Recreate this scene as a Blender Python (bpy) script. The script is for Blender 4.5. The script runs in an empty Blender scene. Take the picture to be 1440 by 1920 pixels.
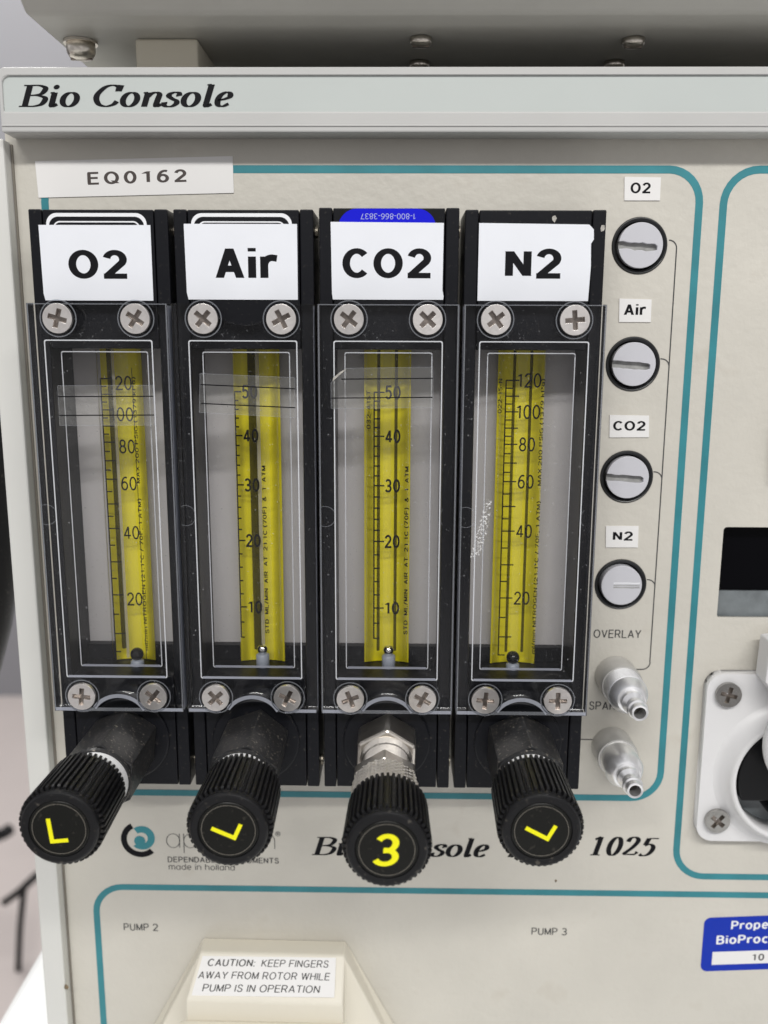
import bpy, bmesh, math, random
from mathutils import Vector, Matrix
random.seed(7)
S = 0.001                                   # every number below is in millimetres
scene = bpy.context.scene
col = scene.collection
R = math.radians

# ---------------------------------------------------------------- camera
cam = bpy.data.objects.new('camera', bpy.data.cameras.new('camera'))
col.objects.link(cam); scene.camera = cam
cx, cy, cz = 1.4056, -232.178, -0.6593
pitch, roll, yaw = 0.191874, 0.00368, 0.015326
fw = Vector((-math.sin(yaw)*math.cos(pitch), math.cos(yaw)*math.cos(pitch), -math.sin(pitch)))
r0 = Vector((math.cos(yaw), math.sin(yaw), 0)); u0 = r0.cross(fw)
rt = r0*math.cos(roll) + u0*math.sin(roll); up = -r0*math.sin(roll) + u0*math.cos(roll)
cam.matrix_world = Matrix(((rt.x, up.x, -fw.x, cx*S), (rt.y, up.y, -fw.y, cy*S), (rt.z, up.z, -fw.z, cz*S), (0, 0, 0, 1)))
cam.data.sensor_fit = 'HORIZONTAL'; cam.data.sensor_width = 36
cam.data.lens = 1672.665/1440*36
cam.data.clip_start = 0.01; cam.data.clip_end = 50
cam.data.dof.use_dof = True; cam.data.dof.focus_distance = 0.218; cam.data.dof.aperture_fstop = 17

# ---------------------------------------------------------------- room light
world = bpy.data.worlds.new('World'); scene.world = world; world.use_nodes = True
wn = world.node_tree.nodes; wl = world.node_tree.links
bg = wn['Background']; bg.inputs['Strength'].default_value = 0.54
tc = wn.new('ShaderNodeTexCoord'); sx = wn.new('ShaderNodeSeparateXYZ'); mr = wn.new('ShaderNodeMapRange'); rp = wn.new('ShaderNodeValToRGB')
mr.inputs['From Min'].default_value = -1; mr.inputs['From Max'].default_value = 1
rp.color_ramp.elements[0].color = (0.62, 0.59, 0.57, 1); rp.color_ramp.elements[1].color = (0.90, 0.90, 0.94, 1)
wl.new(tc.outputs['Generated'], sx.inputs[0]); wl.new(sx.outputs['Z'], mr.inputs['Value'])
wl.new(mr.outputs['Result'], rp.inputs['Fac'])
wz = wn.new('ShaderNodeTexNoise'); wz.inputs['Scale'].default_value = 2.6; wz.inputs['Detail'].default_value = 1.5
wr = wn.new('ShaderNodeMapRange'); wr.inputs['From Min'].default_value = 0.32; wr.inputs['From Max'].default_value = 0.68
wr.inputs['To Min'].default_value = 0.30; wr.inputs['To Max'].default_value = 1.70
wm = wn.new('ShaderNodeMixRGB'); wm.blend_type = 'MULTIPLY'; wm.inputs[0].default_value = 1.0
wl.new(tc.outputs['Generated'], wz.inputs['Vector']); wl.new(wz.outputs['Fac'], wr.inputs['Value'])
wl.new(rp.outputs['Color'], wm.inputs[1]); wl.new(wr.outputs['Result'], wm.inputs[2]); wl.new(wm.outputs[0], bg.inputs['Color'])

def area_lamp(name, loc, target, sx_, sy_, power, color):
    l = bpy.data.lights.new(name, 'AREA'); l.shape = 'RECTANGLE'; l.size = sx_; l.size_y = sy_; l.energy = power; l.color = color
    o = bpy.data.objects.new(name, l); col.objects.link(o); o.location = loc
    d = (Vector(target) - Vector(loc)).normalized()
    o.rotation_euler = d.to_track_quat('-Z', 'Y').to_euler()
    return o
area_lamp('ceiling_and_fill_lamp', (0.10, -0.92, 0.74), (0, 0, -0.02), 1.25, 0.055, 12.8, (1.0, 0.985, 0.95))
area_lamp('ceiling_and_fill_lamp', (-0.9, 1.0, 1.35), (-0.6, 1.1, -0.9), 1.25, 0.2, 26.0, (1.0, 0.985, 0.95))  # added fill to brighten the background floor, not a known lamp

vs = scene.view_settings
vs.view_transform = 'Standard'; vs.look = 'None'; vs.exposure = 0; vs.gamma = 1; vs.use_curve_mapping = False
cy_ = scene.cycles
cy_.max_bounces = 12; cy_.transparent_max_bounces = 24; cy_.transmission_bounces = 10; cy_.glossy_bounces = 6; cy_.diffuse_bounces = 4
cy_.caustics_reflective = False; cy_.caustics_refractive = False

# ---------------------------------------------------------------- materials
MT = {}
def lin(c):
    return tuple((v/12.92 if v <= 0.04045 else ((v+0.055)/1.055)**2.4) for v in c)
def mat(name, color, rough=0.5, metal=0.0, bump=0.0, scale=300.0, var=0.0, varscale=40.0, spec=0.5, dust=0.0, coat=0.0, detail=3, dustscale=900.0):
    m = bpy.data.materials.new(name); m.use_nodes = True; nt = m.node_tree; n = nt.nodes; L = nt.links
    b = n['Principled BSDF']
    b.inputs['Base Color'].default_value = (*color, 1); b.inputs['Roughness'].default_value = rough; b.inputs['Metallic'].default_value = metal
    b.inputs['Specular IOR Level'].default_value = spec; b.inputs['Coat Weight'].default_value = coat
    t = n.new('ShaderNodeTexCoord')
    if bump:
        no = n.new('ShaderNodeTexNoise'); no.inputs['Scale'].default_value = scale; no.inputs['Detail'].default_value = detail
        bu = n.new('ShaderNodeBump'); bu.inputs['Strength'].default_value = bump; bu.inputs['Distance'].default_value = 0.0004
        L.new(t.outputs['Object'], no.inputs['Vector']); L.new(no.outputs['Fac'], bu.inputs['Height']); L.new(bu.outputs['Normal'], b.inputs['Normal'])
    src = None
    if var:
        n2 = n.new('ShaderNodeTexNoise'); n2.inputs['Scale'].default_value = varscale; n2.inputs['Detail'].default_value = 6
        cr = n.new('ShaderNodeValToRGB'); cr.color_ramp.elements[0].position = 0.3; cr.color_ramp.elements[1].position = 0.7
        cr.color_ramp.elements[0].color = (*[max(0, c*(1-var)) for c in color], 1); cr.color_ramp.elements[1].color = (*[c*(1+var*0.6) for c in color], 1)
        L.new(t.outputs['Object'], n2.inputs['Vector']); L.new(n2.outputs['Fac'], cr.inputs['Fac'])
        src = cr.outputs['Color']
    if dust:
        n3 = n.new('ShaderNodeTexNoise'); n3.inputs['Scale'].default_value = dustscale; n3.inputs['Detail'].default_value = 4
        c3 = n.new('ShaderNodeValToRGB'); c3.color_ramp.elements[0].position = 0.63 if dust < .5 else 0.60; c3.color_ramp.elements[1].position = 0.74 if dust < .5 else 0.72
        c3.color_ramp.elements[1].color = (dust, dust, dust, 1)
        mx = n.new('ShaderNodeMixRGB'); mx.inputs[1].default_value = (*color, 1); mx.inputs[2].default_value = (0.45, 0.40, 0.33, 1)
        L.new(t.outputs['Object'], n3.inputs['Vector']); L.new(n3.outputs['Fac'], c3.inputs['Fac']); L.new(c3.outputs['Color'], mx.inputs[0])
        if src: L.new(src, mx.inputs[1])
        src = mx.outputs[0]
    if src: L.new(src, b.inputs['Base Color'])
    MT[name] = m
    return m
def clear(name, tint, gloss_rough=0.03, ior=1.45, haze=0.0, haze_col=(0.8, 0.82, 0.85), specks=0.0, speckscale=700.0, refl=1.0, bump=0.0, bumpscale=100.0):
    m = bpy.data.materials.new(name); m.use_nodes = True; nt = m.node_tree; n = nt.nodes; L = nt.links
    n.clear(); out = n.new('ShaderNodeOutputMaterial')
    tr = n.new('ShaderNodeBsdfTransparent'); tr.inputs['Color'].default_value = (*tint, 1)
    gl = n.new('ShaderNodeBsdfGlossy'); gl.inputs['Roughness'].default_value = gloss_rough; gl.inputs['Color'].default_value = (refl, refl, refl, 1)
    fr = n.new('ShaderNodeFresnel'); fr.inputs['IOR'].default_value = ior
    mx = n.new('ShaderNodeMixShader'); L.new(fr.outputs[0], mx.inputs[0]); L.new(tr.outputs[0], mx.inputs[1]); L.new(gl.outputs[0], mx.inputs[2])
    last = mx
    if bump:
        t0 = n.new('ShaderNodeTexCoord'); b0 = n.new('ShaderNodeTexNoise'); b0.inputs['Scale'].default_value = bumpscale; b0.inputs['Detail'].default_value = 3
        bb = n.new('ShaderNodeBump'); bb.inputs['Strength'].default_value = bump; bb.inputs['Distance'].default_value = 0.001
        L.new(t0.outputs['Object'], b0.inputs['Vector']); L.new(b0.outputs['Fac'], bb.inputs['Height']); L.new(bb.outputs['Normal'], gl.inputs['Normal']); L.new(bb.outputs['Normal'], fr.inputs['Normal'])
    if haze or specks:
        df = n.new('ShaderNodeBsdfDiffuse'); df.inputs['Color'].default_value = (*haze_col, 1)
        m2 = n.new('ShaderNodeMixShader'); m2.inputs[0].default_value = haze
        if specks:
            t = n.new('ShaderNodeTexCoord'); no = n.new('ShaderNodeTexNoise'); no.inputs['Scale'].default_value = speckscale; no.inputs['Detail'].default_value = 3
            cr = n.new('ShaderNodeValToRGB'); cr.color_ramp.elements[0].position = 0.68; cr.color_ramp.elements[1].position = 0.76
            cr.color_ramp.elements[0].color = (haze, haze, haze, 1); cr.color_ramp.elements[1].color = (specks, specks, specks, 1)
            L.new(t.outputs['Object'], no.inputs['Vector']); L.new(no.outputs['Fac'], cr.inputs['Fac']); L.new(cr.outputs['Color'], m2.inputs[0])
        L.new(mx.outputs[0], m2.inputs[1]); L.new(df.outputs[0], m2.inputs[2]); last = m2
    L.new(last.outputs[0], out.inputs[0])
    MT[name] = m
    return m

mat('panel_paint', (0.60, 0.575, 0.515), 0.40, bump=0.55, scale=330, var=0.06, varscale=35, dust=0.30, dustscale=70)
mat('rail_paint', (0.50, 0.50, 0.49), 0.38, bump=0.05, scale=300, var=0.03)
mat('rail_strip', (0.51, 0.545, 0.53), 0.30, var=0.02)
mat('frame_paint', (0.68, 0.68, 0.65), 0.45, bump=0.05, scale=300, var=0.03)
mat('unit_paint', (0.50, 0.49, 0.45), 0.42, bump=0.35, scale=260, var=0.04)
mat('foot_rubber', (0.80, 0.75, 0.63), 0.6, var=0.05)
mat('teal_ink', (0.030, 0.225, 0.265), 0.45, var=0.16, varscale=90)
mat('black_ink', (0.007, 0.007, 0.009), 0.5, spec=0.12)
mat('grey_ink', (0.07, 0.07, 0.07), 0.5, spec=0.15)
mat('brown_ink', (0.055, 0.042, 0.038), 0.6)
mat('paper', (0.80, 0.82, 0.87), 0.35, bump=0.25, scale=60, var=0.03, varscale=60)
mat('paper_label', (0.80, 0.79, 0.78), 0.5, var=0.02)
mat('black_body', (0.006, 0.0065, 0.009), 0.36, bump=0.08, scale=700, dust=0.10, spec=0.22)
mat('black_plastic', (0.007, 0.007, 0.008), 0.38, bump=0.1, scale=900, dust=0.15, spec=0.3)
mat('dusty_plastic', (0.016, 0.016, 0.017), 0.36, bump=0.15, scale=900, dust=0.5, dustscale=1500, spec=0.5)
mat('cap_black', (0.006, 0.0062, 0.005), 0.25, dust=0.05, spec=0.3)
mat('yellow_letter', (0.90, 0.86, 0.0), 0.4)
mat('yellow_scale', (0.96, 0.83, 0.006), 0.45, bump=0.1, scale=200, var=0.06, varscale=120)
mat('back_plate', (0.60, 0.58, 0.575), 0.35, var=0.08, varscale=30)
mat('nickel', (0.93, 0.89, 0.86), 0.34, 1.0, bump=0.05, scale=900, var=0.12, varscale=500)
mat('recess_metal', (0.30, 0.26, 0.23), 0.3, 1.0, var=0.4, varscale=900)
mat('steel', (0.78, 0.73, 0.66), 0.28, 1.0, bump=0.08, scale=900, var=0.15, varscale=300)
mat('barb_base', (0.58, 0.57, 0.55), 0.45, 0.6, var=0.1, varscale=200)
mat('side_metal', (0.30, 0.27, 0.22), 0.4, 1.0)
mat('barb_metal', (0.93, 0.93, 0.94), 0.32, 0.85, var=0.05, varscale=200)
mat('white_plastic', (0.72, 0.715, 0.72), 0.38, var=0.02)
mat('adjuster_white', (0.57, 0.57, 0.61), 0.45, var=0.03)
mat('slot_grey', (0.34, 0.34, 0.33), 0.6, var=0.3, varscale=500)
mat('gasket_black', (0.02, 0.021, 0.022), 0.3)
mat('cream_plastic', (0.74, 0.70, 0.60), 0.42, var=0.03)
mat('blue_sticker', (0.006, 0.032, 0.40), 0.35, spec=0.2)
mat('dark_steel', (0.42, 0.41, 0.39), 0.25, 1.0, var=0.2, varscale=300)
mat('blue_sticker_meter', (0.006, 0.008, 0.60), 0.35, spec=0.2)
mat('collar_white', (0.84, 0.84, 0.84), 0.4)
mat('white_ink', (0.80, 0.81, 0.84), 0.5)
mat('pale_ink', (0.42, 0.45, 0.72), 0.5)
mat('display_dark', (0.002, 0.002, 0.003), 0.2, spec=0.08)
mat('display_grey', (0.18, 0.20, 0.21), 0.25, var=0.45, varscale=120)
mat('rotor_black', (0.006, 0.006, 0.007), 0.3, spec=0.25)
mat('steel_ball', (0.85, 0.85, 0.85), 0.08, 1.0)
mat('black_ball', (0.006, 0.006, 0.007), 0.06)
mat('float_stop', (0.33, 0.36, 0.42), 0.3)
mat('taupe', (0.22, 0.20, 0.17), 0.5)
mat('wall_paint', (0.27, 0.27, 0.29), 0.8, var=0.03, varscale=2)
mat('floor_vinyl', (0.62, 0.555, 0.53), 0.6, var=0.05, varscale=3)
mat('table_white', (0.86, 0.87, 0.87), 0.4)
mat('chip_grey', (0.45, 0.43, 0.39), 0.7, var=0.4, varscale=900)
mat('grime', (0.20, 0.15, 0.09), 0.8, var=0.5, varscale=900)
clear('cover_acrylic', (0.99, 0.99, 0.995), 0.03, 1.30, bump=0.05, bumpscale=45, haze=0.001, specks=0.30, speckscale=1500)
clear('glass_clear', (0.985, 0.985, 0.98), 0.02, 1.18)
clear('edge_highlight', (0.85, 0.87, 0.9), 0.2, 1.5, haze=0.62, haze_col=(0.86, 0.88, 0.92))  # pale haze painted for light caught on the window edges
clear('soft_edge', (0.85, 0.87, 0.9), 0.15, 1.5, haze=0.14, haze_col=(0.80, 0.83, 0.9))  # haze painted for the rim highlight; shared by moulded rings and tape edges
clear('rim_highlight', (0.85, 0.87, 0.9), 0.15, 1.5, haze=0.36, haze_col=(0.74, 0.77, 0.88))  # pale lavender painted for highlights on the cover edges
clear('bore_light', (0.75, 0.75, 0.76), 0.1, 1.2, haze=0.38, haze_col=(0.60, 0.58, 0.57))  # pale grey painted for refracted light in the bore
clear('tube_highlight', (0.98, 0.98, 0.97), 0.1, 1.2, haze=0.055, haze_col=(0.85, 0.82, 0.70))  # haze painted for the highlight on the glass
clear('tape_clear', (0.95, 0.95, 0.94), 0.16, 1.42, bump=0.5, bumpscale=220, haze=0.045, haze_col=(0.75, 0.75, 0.75), specks=0.30, speckscale=900)
clear('bore_shade', (0.16, 0.16, 0.17), 0.15, 1.2)  # dark tint painted for refraction at the bore edges
clear('scuff', (1, 1, 1), 0.3, 1.0, haze=0.0, haze_col=(0.9, 0.9, 0.9), specks=0.55, speckscale=1900)
m = MT['scuff']
for nd in m.node_tree.nodes:
    if nd.type == 'VALTORGB': nd.color_ramp.elements[0].position = 0.52; nd.color_ramp.elements[1].position = 0.62

# ---------------------------------------------------------------- helpers
def link(name, me, material, parent, smooth=False, bevel=0.0, loc=None, seg=2):
    o = bpy.data.objects.new(name, me); col.objects.link(o)
    if material and not me.materials: me.materials.append(MT[material])
    if parent: o.parent = parent
    if loc: o.location = Vector(loc)*S
    if smooth:
        for p in me.polygons: p.use_smooth = True
    if bevel:
        b = o.modifiers.new('bevel', 'BEVEL'); b.width = bevel*S; b.segments = seg; b.limit_method = 'ANGLE'; b.angle_limit = R(35)
        b.harden_normals = False
    return o
def mesh(verts, faces):
    me = bpy.data.meshes.new('mesh'); me.from_pydata([tuple(c*S for c in v) for v in verts], [], faces); me.update()
    bm = bmesh.new(); bm.from_mesh(me); bmesh.ops.recalc_face_normals(bm, faces=bm.faces); bm.to_mesh(me); bm.free()
    return me
def box(x0, x1, y0, y1, z0, z1):
    v = [(x, y, z) for x in (x0, x1) for y in (y0, y1) for z in (z0, z1)]
    return mesh(v, [(0, 1, 3, 2), (4, 6, 7, 5), (0, 4, 5, 1), (2, 3, 7, 6), (0, 2, 6, 4), (1, 5, 7, 3)])
def prism(poly, y0, y1):
    n = len(poly)
    v = [(x, y0, z) for x, z in poly] + [(x, y1, z) for x, z in poly]
    return mesh(v, [tuple(range(n)), tuple(range(2*n-1, n-1, -1))] + [(i, (i+1) % n, (i+1) % n + n, i+n) for i in range(n)])
def circle(x, z, r, n=48, a0=0.0, a1=360.0):
    full = abs(a1-a0) >= 360
    k = n if full else n+1
    return [(x + r*math.cos(R(a0+(a1-a0)*i/n)), z + r*math.sin(R(a0+(a1-a0)*i/n))) for i in range(k)]
def rrect(x0, x1, z0, z1, r, n=8):
    p = []
    for cx_, cz_, a in ((x1-r, z1-r, 0), (x0+r, z1-r, 90), (x0+r, z0+r, 180), (x1-r, z0+r, 270)):
        p += [(cx_ + r*math.cos(R(a+90*i/n)), cz_ + r*math.sin(R(a+90*i/n))) for i in range(n+1)]
    return p
def plate(outer, holes, y0, y1):
    """flat plate in the XZ plane with real holes, between y0 and y1"""
    cu = bpy.data.curves.new('outline', 'CURVE'); cu.dimensions = '2D'; cu.fill_mode = 'BOTH'
    for poly in [outer] + list(holes):
        sp = cu.splines.new('POLY'); sp.points.add(len(poly)-1); sp.use_cyclic_u = True
        for p, (x, z) in zip(sp.points, poly): p.co = (x, z, 0, 1)
    cu.extrude = abs(y1-y0)/2
    o = bpy.data.objects.new('outline', cu); col.objects.link(o)
    me = bpy.data.meshes.new_from_object(o); bpy.data.objects.remove(o); bpy.data.curves.remove(cu)
    ym = (y0+y1)/2
    for v in me.vertices:
        a, b_, c = v.co; v.co = (a*S, (ym-c)*S, b_*S)
    bm = bmesh.new(); bm.from_mesh(me); bmesh.ops.remove_doubles(bm, verts=bm.verts, dist=1e-7)
    bmesh.ops.recalc_face_normals(bm, faces=bm.faces); bm.to_mesh(me); bm.free(); me.materials.clear(); me.update()
    return me
def lathe(profile, cx_=0, cz_=0, n=48, axis='y', closed=True):
    """profile: list of (radius, position along axis)"""
    v = []; f = []
    for r, p in profile:
        for i in range(n):
            a = 2*math.pi*i/n
            if axis == 'y': v.append((cx_+r*math.cos(a), p, cz_+r*math.sin(a)))
            else: v.append((cx_+r*math.cos(a), cz_+r*math.sin(a), p))
    k = len(profile)
    for j in range(k-1):
        for i in range(n): f.append((j*n+i, j*n+(i+1) % n, (j+1)*n+(i+1) % n, (j+1)*n+i))
    if closed: f.append(tuple(range(n))); f.append(tuple(range((k-1)*n, k*n)))
    return mesh(v, f)
def tube(path, r, n=10):
    v = []; f = []; P = [Vector(p) for p in path]
    ref = Vector((0, 1, 0.01)).normalized()
    for i, p in enumerate(P):
        d = (P[min(i+1, len(P)-1)] - P[max(i-1, 0)]).normalized()
        a = d.cross(ref)
        if a.length < 1e-3: a = d.cross(Vector((1, 0, 0)))
        a.normalize(); b_ = d.cross(a)
        for k in range(n):
            t = 2*math.pi*k/n; q = p + (a*math.cos(t) + b_*math.sin(t))*r; v.append(tuple(q))
    for i in range(len(P)-1):
        for k in range(n): f.append((i*n+k, i*n+(k+1) % n, (i+1)*n+(k+1) % n, (i+1)*n+k))
    f.append(tuple(range(n))); f.append(tuple(range((len(P)-1)*n, len(P)*n)))
    return mesh(v, f)
def spline(pts, n=8):
    P = [Vector((p[0], p[1])) for p in pts]; out = []
    for i in range(len(P)-1):
        a, b_, c, d = P[max(i-1, 0)], P[i], P[i+1], P[min(i+2, len(P)-1)]
        for k in range(n):
            t = k/n
            out.append(0.5*((2*b_) + (c-a)*t + (2*a-5*b_+4*c-d)*t*t + (3*b_-a-3*c+d)*t**3))
    out.append(P[-1]); return out
def rot_pts(pts, ang, cx_=0, cz_=0):
    c, s = math.cos(R(ang)), math.sin(R(ang)); return [(cx_+x*c-z*s, cz_+x*s+z*c) for x, z in pts]
def line2d(pts, w, y, closed=False):
    """thin printed line of width w following pts (x, z) on the plane y"""
    P = [Vector(p) for p in pts]; v = []; f = []
    for i, p in enumerate(P):
        d = (P[min(i+1, len(P)-1)] - P[max(i-1, 0)]).normalized(); nn = Vector((-d.y, d.x))*w/2
        v += [(p.x+nn.x, y, p.y+nn.y), (p.x-nn.x, y, p.y-nn.y)]
    for i in range(len(P)-1): f.append((2*i, 2*i+1, 2*i+3, 2*i+2))
    return mesh(v, f)
def fit(me, x0, x1, z0, z1, y, rot=0, quad_shift=0.0):
    """scale text geometry (x, y) into the box on the plane y; rot 90 = reads upward, 180 = upside down"""
    xs = [v.co.x for v in me.vertices]; ys = [v.co.y for v in me.vertices]
    a0, a1, b0, b1 = min(xs), max(xs), min(ys), max(ys)
    for v in me.vertices:
        s = (v.co.x-a0)/(a1-a0); t = (v.co.y-b0)/(b1-b0); d = v.co.z
        if rot == 90: s, t = 1-t, s
        elif rot == 180: s, t = 1-s, 1-t
        v.co = ((x0+(x1-x0)*s)*S, (y-d)*S, (z0+(z1-z0)*t + quad_shift*s)*S)
    me.update(); return me
# upright sans letters drawn as strokes: points, or arcs ('a', cx, cy, rx, ry, from, to)
def A_(cx_, cy_, rx, ry, a0, a1): return ('a', cx_, cy_, rx, ry, a0, a1)
_P = [(0, 1), (.34, 1), A_(.34, .735, .27, .265, 90, -90), (0, .47)]
_C = [A_(.38, .5, .38, .5, 42, 318)]
_S = ('s', (.56, .78), (.46, .95), (.3, 1), (.12, .95), (.05, .77), (.13, .6), (.32, .52), (.5, .43), (.58, .25), (.5, .06), (.3, 0), (.12, .05), (.01, .24))
SANS = {
 '0': (.62, [[A_(.31, .5, .31, .5, 0, 360)]]), '1': (.46, [[(.08, .80), (.34, .97)], [(.34, 1), (.34, 0)]]),
 '2': (.62, [[A_(.31, .71, .29, .29, 168, -28), (.03, .03)], [(0, 0), (.62, 0)]]),
 '3': (.62, [[A_(.29, .74, .27, .26, 155, -90)], [A_(.29, .25, .31, .25, 90, -155)]]),
 '4': (.66, [[(.47, 0), (.47, 1)], [(.47, 1), (.02, .27)], [(0, .26), (.66, .26)]]),
 '5': (.60, [[(.55, 1), (.12, 1)], [(.12, 1), (.06, .5)], [A_(.29, .32, .30, .32, 142, -148)]]),
 '6': (.61, [[A_(.31, .31, .29, .31, 0, 360)], [A_(.44, .36, .42, .64, 183, 68)]]),
 '7': (.60, [[(0, 1), (.6, 1)], [(.6, .99), (.2, 0)]]),
 '8': (.61, [[A_(.3, .76, .25, .24, 0, 360)], [A_(.3, .26, .3, .26, 0, 360)]]),
 '9': (.61, [[A_(.3, .69, .29, .31, 0, 360)], [A_(.17, .64, .42, .64, 3, -112)]]),
 'A': (.70, [[(0, 0), (.35, 1)], [(.35, 1), (.70, 0)], [(.12, .31), (.58, .31)]]),
 'B': (.64, [[(0, 0), (0, 1)], [(0, 1), (.33, 1), A_(.33, .765, .26, .235, 90, -90), (0, .53)], [(0, .53), (.36, .53), A_(.36, .265, .28, .265, 90, -90), (0, 0)]]),
 'C': (.70, [_C]), 'D': (.66, [[(0, 0), (0, 1)], [(0, 1), (.28, 1), A_(.28, .5, .38, .5, 90, -90), (0, 0)]]),
 'E': (.56, [[(0, 0), (0, 1)], [(0, 1), (.55, 1)], [(0, .53), (.50, .53)], [(0, 0), (.56, 0)]]), 'F': (.54, [[(0, 0), (0, 1)], [(0, 1), (.54, 1)], [(0, .52), (.47, .52)]]),
 'G': (.76, [[A_(.38, .5, .38, .5, 45, 320)], [(.42, .44), (.74, .44)], [(.73, .44), (.73, .02)]]), 'H': (.62, [[(0, 0), (0, 1)], [(.62, 0), (.62, 1)], [(0, .53), (.62, .53)]]),
 'I': (.0, [[(0, 0), (0, 1)]]), 'K': (.62, [[(0, 0), (0, 1)], [(.58, 1), (0, .38)], [(.2, .58), (.62, 0)]]), 'L': (.52, [[(0, 1), (0, 0)], [(0, 0), (.52, 0)]]),
 'M': (.74, [[(0, 0), (0, 1)], [(0, 1), (.37, .04)], [(.37, .04), (.74, 1)], [(.74, 1), (.74, 0)]]), 'N': (.62, [[(0, 0), (0, 1)], [(0, 1), (.62, 0)], [(.62, 0), (.62, 1)]]),
 'O': (.78, [[A_(.39, .5, .39, .5, 0, 360)]]), 'P': (.61, [[(0, 0), (0, 1)], _P]), 'Q': (.78, [[A_(.39, .5, .39, .5, 0, 360)], [(.48, .24), (.76, -.02)]]),
 'R': (.64, [[(0, 0), (0, 1)], _P, [(.36, .47), (.62, 0)]]), 'S': (.58, [_S]), 'T': (.62, [[(0, 1), (.62, 1)], [(.31, 1), (.31, 0)]]),
 'U': (.62, [[(0, 1), (0, .31), A_(.31, .31, .31, .31, 180, 360), (.62, 1)]]), 'V': (.66, [[(0, 1), (.33, 0)], [(.33, 0), (.66, 1)]]),
 'W': (.96, [[(0, 1), (.24, 0)], [(.24, 0), (.48, 1)], [(.48, 1), (.72, 0)], [(.72, 0), (.96, 1)]]), 'X': (.64, [[(0, 0), (.62, 1)], [(0, 1), (.64, 0)]]),
 'Y': (.66, [[(0, 1), (.33, .42)], [(.66, 1), (.33, .42)], [(.33, .45), (.33, 0)]]),
 'a': (.53, [[A_(.27, .36, .27, .36, 0, 360)], [(.53, .73), (.53, 0)]]), 'c': (.5, [[A_(.28, .36, .28, .36, 50, 310)]]), 'd': (.53, [[A_(.27, .36, .27, .36, 0, 360)], [(.53, 1), (.53, 0)]]),
 'e': (.54, [[(.02, .38), (.54, .38)], [A_(.28, .36, .27, .36, 3, 318)]]), 'h': (.52, [[(0, 0), (0, 1)], [A_(.26, .45, .26, .28, 180, 0), (.52, 0)]]),
 'i': (.0, [[(0, 0), (0, .73)], [(0, .9), (0, 1.02)]]), 'k': (.5, [[(0, 0), (0, 1)], [(.45, .73), (0, .28)], [(.16, .44), (.5, 0)]]), 'l': (.0, [[(0, 0), (0, 1)]]),
 'm': (.84, [[(0, 0), (0, .73)], [A_(.21, .48, .21, .25, 180, 0), (.42, 0)], [A_(.63, .48, .21, .25, 180, 0), (.84, 0)]]), 'n': (.52, [[(0, 0), (0, .73)], [A_(.26, .45, .26, .28, 180, 0), (.52, 0)]]),
 'o': (.56, [[A_(.28, .36, .28, .36, 0, 360)]]), 'p': (.54, [[A_(.27, .36, .27, .36, 0, 360)], [(0, .73), (0, -.27)]]), 'r': (.30, [[(0, 0), (0, .73)], [A_(.27, .42, .27, .27, 172, 75)]]),
 '-': (.3, [[(0, .36), (.3, .36)]]), '.': (.0, [[(0, -.05), (0, .06)]]), ',': (.05, [[(.05, .06), (0, -.16)]]), ':': (.0, [[(0, -.02), (0, .1)], [(0, .58), (0, .7)]]), '/': (.34, [[(0, -.05), (.34, 1.05)]]),
 '(': (.2, [[A_(.42, .45, .42, .72, 120, 240)]]), ')': (.2, [[A_(-.22, .45, .42, .72, 60, -60)]]), '\u00b0': (.24, [[A_(.12, .86, .12, .14, 0, 360)]]),
 '&': (.7, [('s', (.7, .02), (.4, .45), (.18, .74), (.22, .94), (.36, .99), (.46, .86), (.38, .66), (.12, .42), (.04, .22), (.14, .04), (.34, .0), (.52, .14), (.62, .42))]),
 '\u00ae': (.9, [[A_(.45, .5, .45, .5, 0, 360)], [(.3, .25), (.3, .75)], [(.3, .75), (.5, .75), A_(.5, .63, .12, .12, 90, -90), (.3, .51)], [(.48, .5), (.62, .25)]]),
}
def stroke_points(st):
    if st[0] == 's': return spline(st[1:], 6)
    out = []
    for e in st:
        if e[0] == 'a':
            n = max(6, int(abs(e[6]-e[5])/11))
            out += [Vector((e[1]+e[3]*math.cos(R(e[5]+(e[6]-e[5])*k/n)), e[2]+e[4]*math.sin(R(e[5]+(e[6]-e[5])*k/n)))) for k in range(n+1)]
        else: out.append(Vector(e))
    res = [out[0]]
    for p in out[1:]:
        if (p-res[-1]).length > 1e-4: res.append(p)
    return res
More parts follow.
